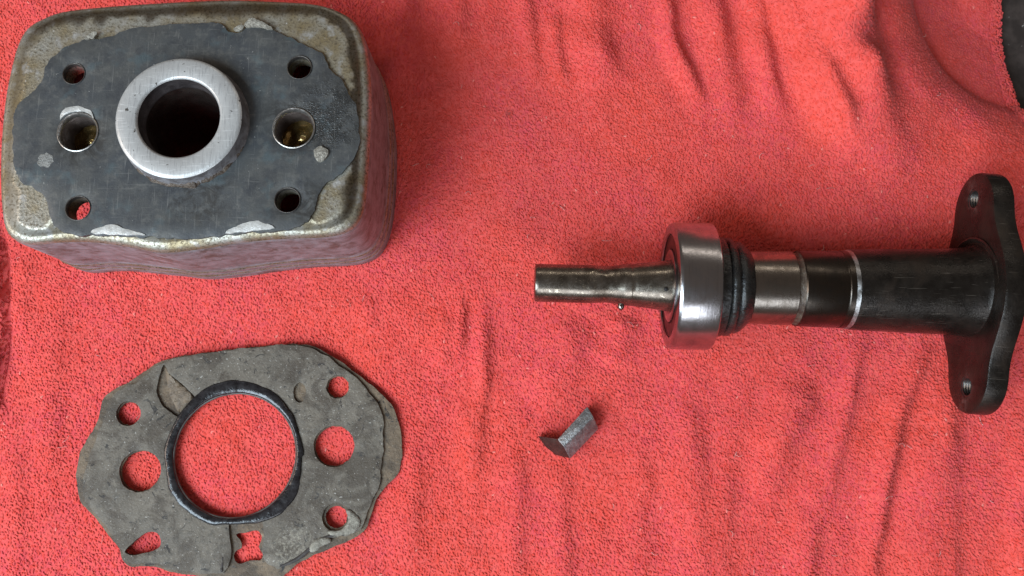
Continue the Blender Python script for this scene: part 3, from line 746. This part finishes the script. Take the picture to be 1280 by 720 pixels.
bearing = bpy.data.objects.new('ball_bearing', None); C.objects.link(bearing); bearing.parent = shaft; bearing.empty_display_size = .01
xL, xR = 183 - X0, 231 - X0; BR = 74.0
part('outer_ring', [(xL + 1.5, BR - 14), (xL, BR - 13), (xL, BR - 3.6), (xL + .8, BR - 1.6), (xL + 3.2, BR - .2), (xL + 5, BR), (xR - 4, BR), (xR - 1.5, BR - .5), (xR - .2, BR - 2.4), (xR, BR - 5), (xR, BR - 13), (xR - 2, BR - 14)], M_steel, 160, None, 25, bearing, False)
M_shield = m_steel('bearing_shield', (0.09, 0.075, 0.07), (0.05, 0.042, 0.04), .28, .42)
for s, xx in ((1, xL), (-1, xR)):
    part('shield', [(xx + s * 3, BR - 13), (xx + s * 2.0, BR - 14.5), (xx + s * 2.6, BR - 17), (xx + s * 2.0, BR - 30), (xx + s * 3.5, BR - 31)], M_shield, 120, None, 30, bearing, False)
    part('inner_ring', [(xx + s * 4, BR - 31.5), (xx + s * .6, BR - 31.8), (xx, BR - 33), (xx, BR - 40), (xx + s * .8, BR - 41.5), (xx + s * 3, BR - 44)], M_steel, 120, None, 30, bearing, False)
def smod(x, t): return .7 * float(N1(x * 2, t * 18, 5)) + .35 * float(N2(x * 3, t * 30, 4))
part('seal_collar', [(895, 46), (897, 57), (899, 58.5), (909, 58), (911, 55), (912.5, 53)], M_rub, 120)
part('rubber_seal', [(910, 50), (911.5, 55.5), (914, 57.5), (919, 57), (922, 54), (924, 52.5), (927, 54), (931, 53), (936, 49.5), (941, 45.8), (943, 43.5), (944, 40)], M_rub, 140, smod, 60)
part('seal_journal', [(941, 42.6), (998, 43.0)], M_jsteel)
part('grease_groove', [(997, 42.8), (998.5, 41.2), (1001, 40.8), (1005, 41.4), (1007, 43.5)], M_grease, 110, lambda x, t: .5 * float(N1(x * 4, t * 20, 3)))
part('shaft_collar', [(1006, 43.2), (1007.5, 44.2), (1057, 45), (1058, 44.6), (1060, 44.6), (1061, 45.2), (1068, 45.4)], M_dsteel)
part('chamfer_edge', [(1067.5, 45.4), (1069, 45.7), (1072.5, 46.5)], m_simple('scraped_edge', (0.5, 0.5, 0.5), (0.15, 0.14, 0.13), .9, .3, .5, .12), 110, lambda x, t: .25 * float(N1(x * 3, t * 20, 3)))
FX = 534 - X0                                  # flange face
fpx = 868 + FX / .934
part('shaft_body', [(1073, 46.4), (1076, 46.8), (1100, 47.6), (1150, 49.0), (1185, 50.4), (1203, 51.6), (1210, 53.5), (1215, 57), (fpx - .6, 62), (fpx + 1, 64)], M_cast, 120, lambda x, t: .35 * float(N1(x, t * 45, 5)), 60)

flange = bpy.data.objects.new('flange', None); C.objects.link(flange); flange.parent = shaft; flange.empty_display_size = .01
flange.location = (FX * U, 0, AZ * U); flange.rotation_euler = (math.radians(5), 0, math.radians(-3.5))
def flange_outline(n=180, off=0.0):
    out = []
    for i in range(n):
        a = 2 * math.pi * i / n; lo, hi = 10., 260.
        for _ in range(40):
            r = (lo + hi) / 2; y, z = r * math.cos(a), r * math.sin(a)
            d1 = math.hypot(y, z) - 77; yy = max(abs(y) - 95, 0); d2 = math.hypot(yy, z) - 46
            k = 34.; h = max(k - abs(d1 - d2), 0) / k; d = min(d1, d2) - h * h * k / 4
            if d + off < 0: lo = r
            else: hi = r
        out.append((r * math.cos(a), r * math.sin(a)))
    return np.array(out)
def build_flange():
    th = 25.0; hr = 12.0
    o_in, o_out = flange_outline(off=3.2), flange_outline()
    holes = [circle(s * 110, 0, hr, 32) for s in (-1, 1)]
    xy, tri = cdt(o_in, holes, 14)
    V = []; F = []; n = len(xy); m = len(o_in)
    tilt = lambda y, x: x
    for x in (0, th): V += [(x, p[0], p[1]) for p in xy]
    F += list(tri) + [(f[2] + n, f[1] + n, f[0] + n) for f in tri]
    b = len(V)
    for x, o in ((1.0, flange_outline(off=1.0)), (3.5, o_out), (th - 3.5, o_out), (th - 1, flange_outline(off=1.0))): V += [(x, p[0], p[1]) for p in o]
    R = [list(range(m)), *[list(range(b + k * m, b + (k + 1) * m)) for k in range(4)], list(range(n, n + m))]
    for u, v in zip(R[:-1], R[1:]):
        for i in range(m): F.append((u[i], u[(i + 1) % m], v[(i + 1) % m], v[i]))
    for hi_ in range(2):
        s0 = m + hi_ * 32
        for i in range(32):
            k = (i + 1) % 32; F.append((s0 + i, s0 + k, s0 + k + n, s0 + i + n))
    link('flange_plate', mesh_from(V, F), M_cast, flange, sharp=40)
    M_thr = m_simple('thread_steel', (0.16, 0.15, 0.14), (0.10, 0.09, 0.085), .9, .25, .4)
    for s in (-1, 1):
        pr = [(0.6, hr + .1)]
        for k in range(8): pr += [(1.2 + k * 3, hr - 1.8), (2.7 + k * 3, hr - .2)]
        V, F = lathe(pr, 32); V = [(x, y + s * 110, z) for x, y, z in V]
        link('bolt_hole_thread', mesh_from(V, F), M_thr, flange, sharp=60)
build_flange()

# ------------------------------------------------------------------ broken metal piece
FC = at(711, 545, 0)
def fp(px, py, z): p = at(px, py, z); return (p[0] - FC[0], p[1] - FC[1], z)
A = fp(672, 545, 9); A1 = fp(682, 559, 8); A2 = fp(695, 569, 8); Cc = fp(713, 573, 14); B = fp(697, 549, 29)
D = fp(734, 508, 22); E = fp(748, 536, 12); Fm = fp(705, 558, 31); Gm = fp(741.5, 521, 24)
A0, A10, A20, C0, E0, D0, B0 = [(p[0] * s, p[1] * s, 0) for p, s in ((A, .97), (A1, .95), (A2, .95), (Cc, .95), (E, .95), (D, .94), (B, .6))]
V = [A, A1, A2, Cc, B, D, E, Fm, Gm, A0, A10, A20, C0, E0, D0, B0]
F = [(0, 1, 2, 3, 7, 4), (4, 7, 8, 5), (7, 3, 6, 8), (5, 8, 6), (0, 9, 10, 1), (1, 10, 11, 2), (2, 11, 12, 3), (3, 12, 13, 6), (6, 13, 14, 5), (0, 4, 15, 9), (4, 5, 14, 15), (9, 15, 12, 11, 10), (15, 14, 13, 12)]
me = mesh_from(V, F)
bm = bmesh.new(); bm.from_mesh(me)
bmesh.ops.triangulate(bm, faces=bm.faces)
bmesh.ops.bevel(bm, geom=bm.edges[:], offset=.9 * U, segments=2, affect='EDGES', profile=.5)
bm.to_mesh(me); bm.free()
m = Mat('broken_iron'); n = m.noise(.12, 4, .7); f = m.noise(.35, 4, .7)
m.set('Base Color', m.mix(m.ramp(n, .3, .7), (0.20, 0.20, 0.205), (0.40, 0.40, 0.40))).set('Metallic', .75).set('Roughness', m.ramp(f, .25, .75, .28, .5)).bump(f, .6, 2.5)
frag = link('metal_fragment', me, m.m, None, sharp=30)
me.materials.append(m_simple('cloth_reflection_tint', (0.055, 0.030, 0.026), (0.09, 0.05, 0.042), .5, .22, .4, .1, .4, .3))  # end face: dark reflection of the red cloth put into the colour
for p in me.polygons:
    if 16 * (p.center.y / U + 4) + 24 * (p.center.x / U + 14) < -25: p.material_index = 1
frag.location = (FC[0] * U, FC[1] * U, 3 * U)
frag['label'] = 'small broken wedge of grey metal lying alone on the towel'; frag['category'] = 'metal fragment'
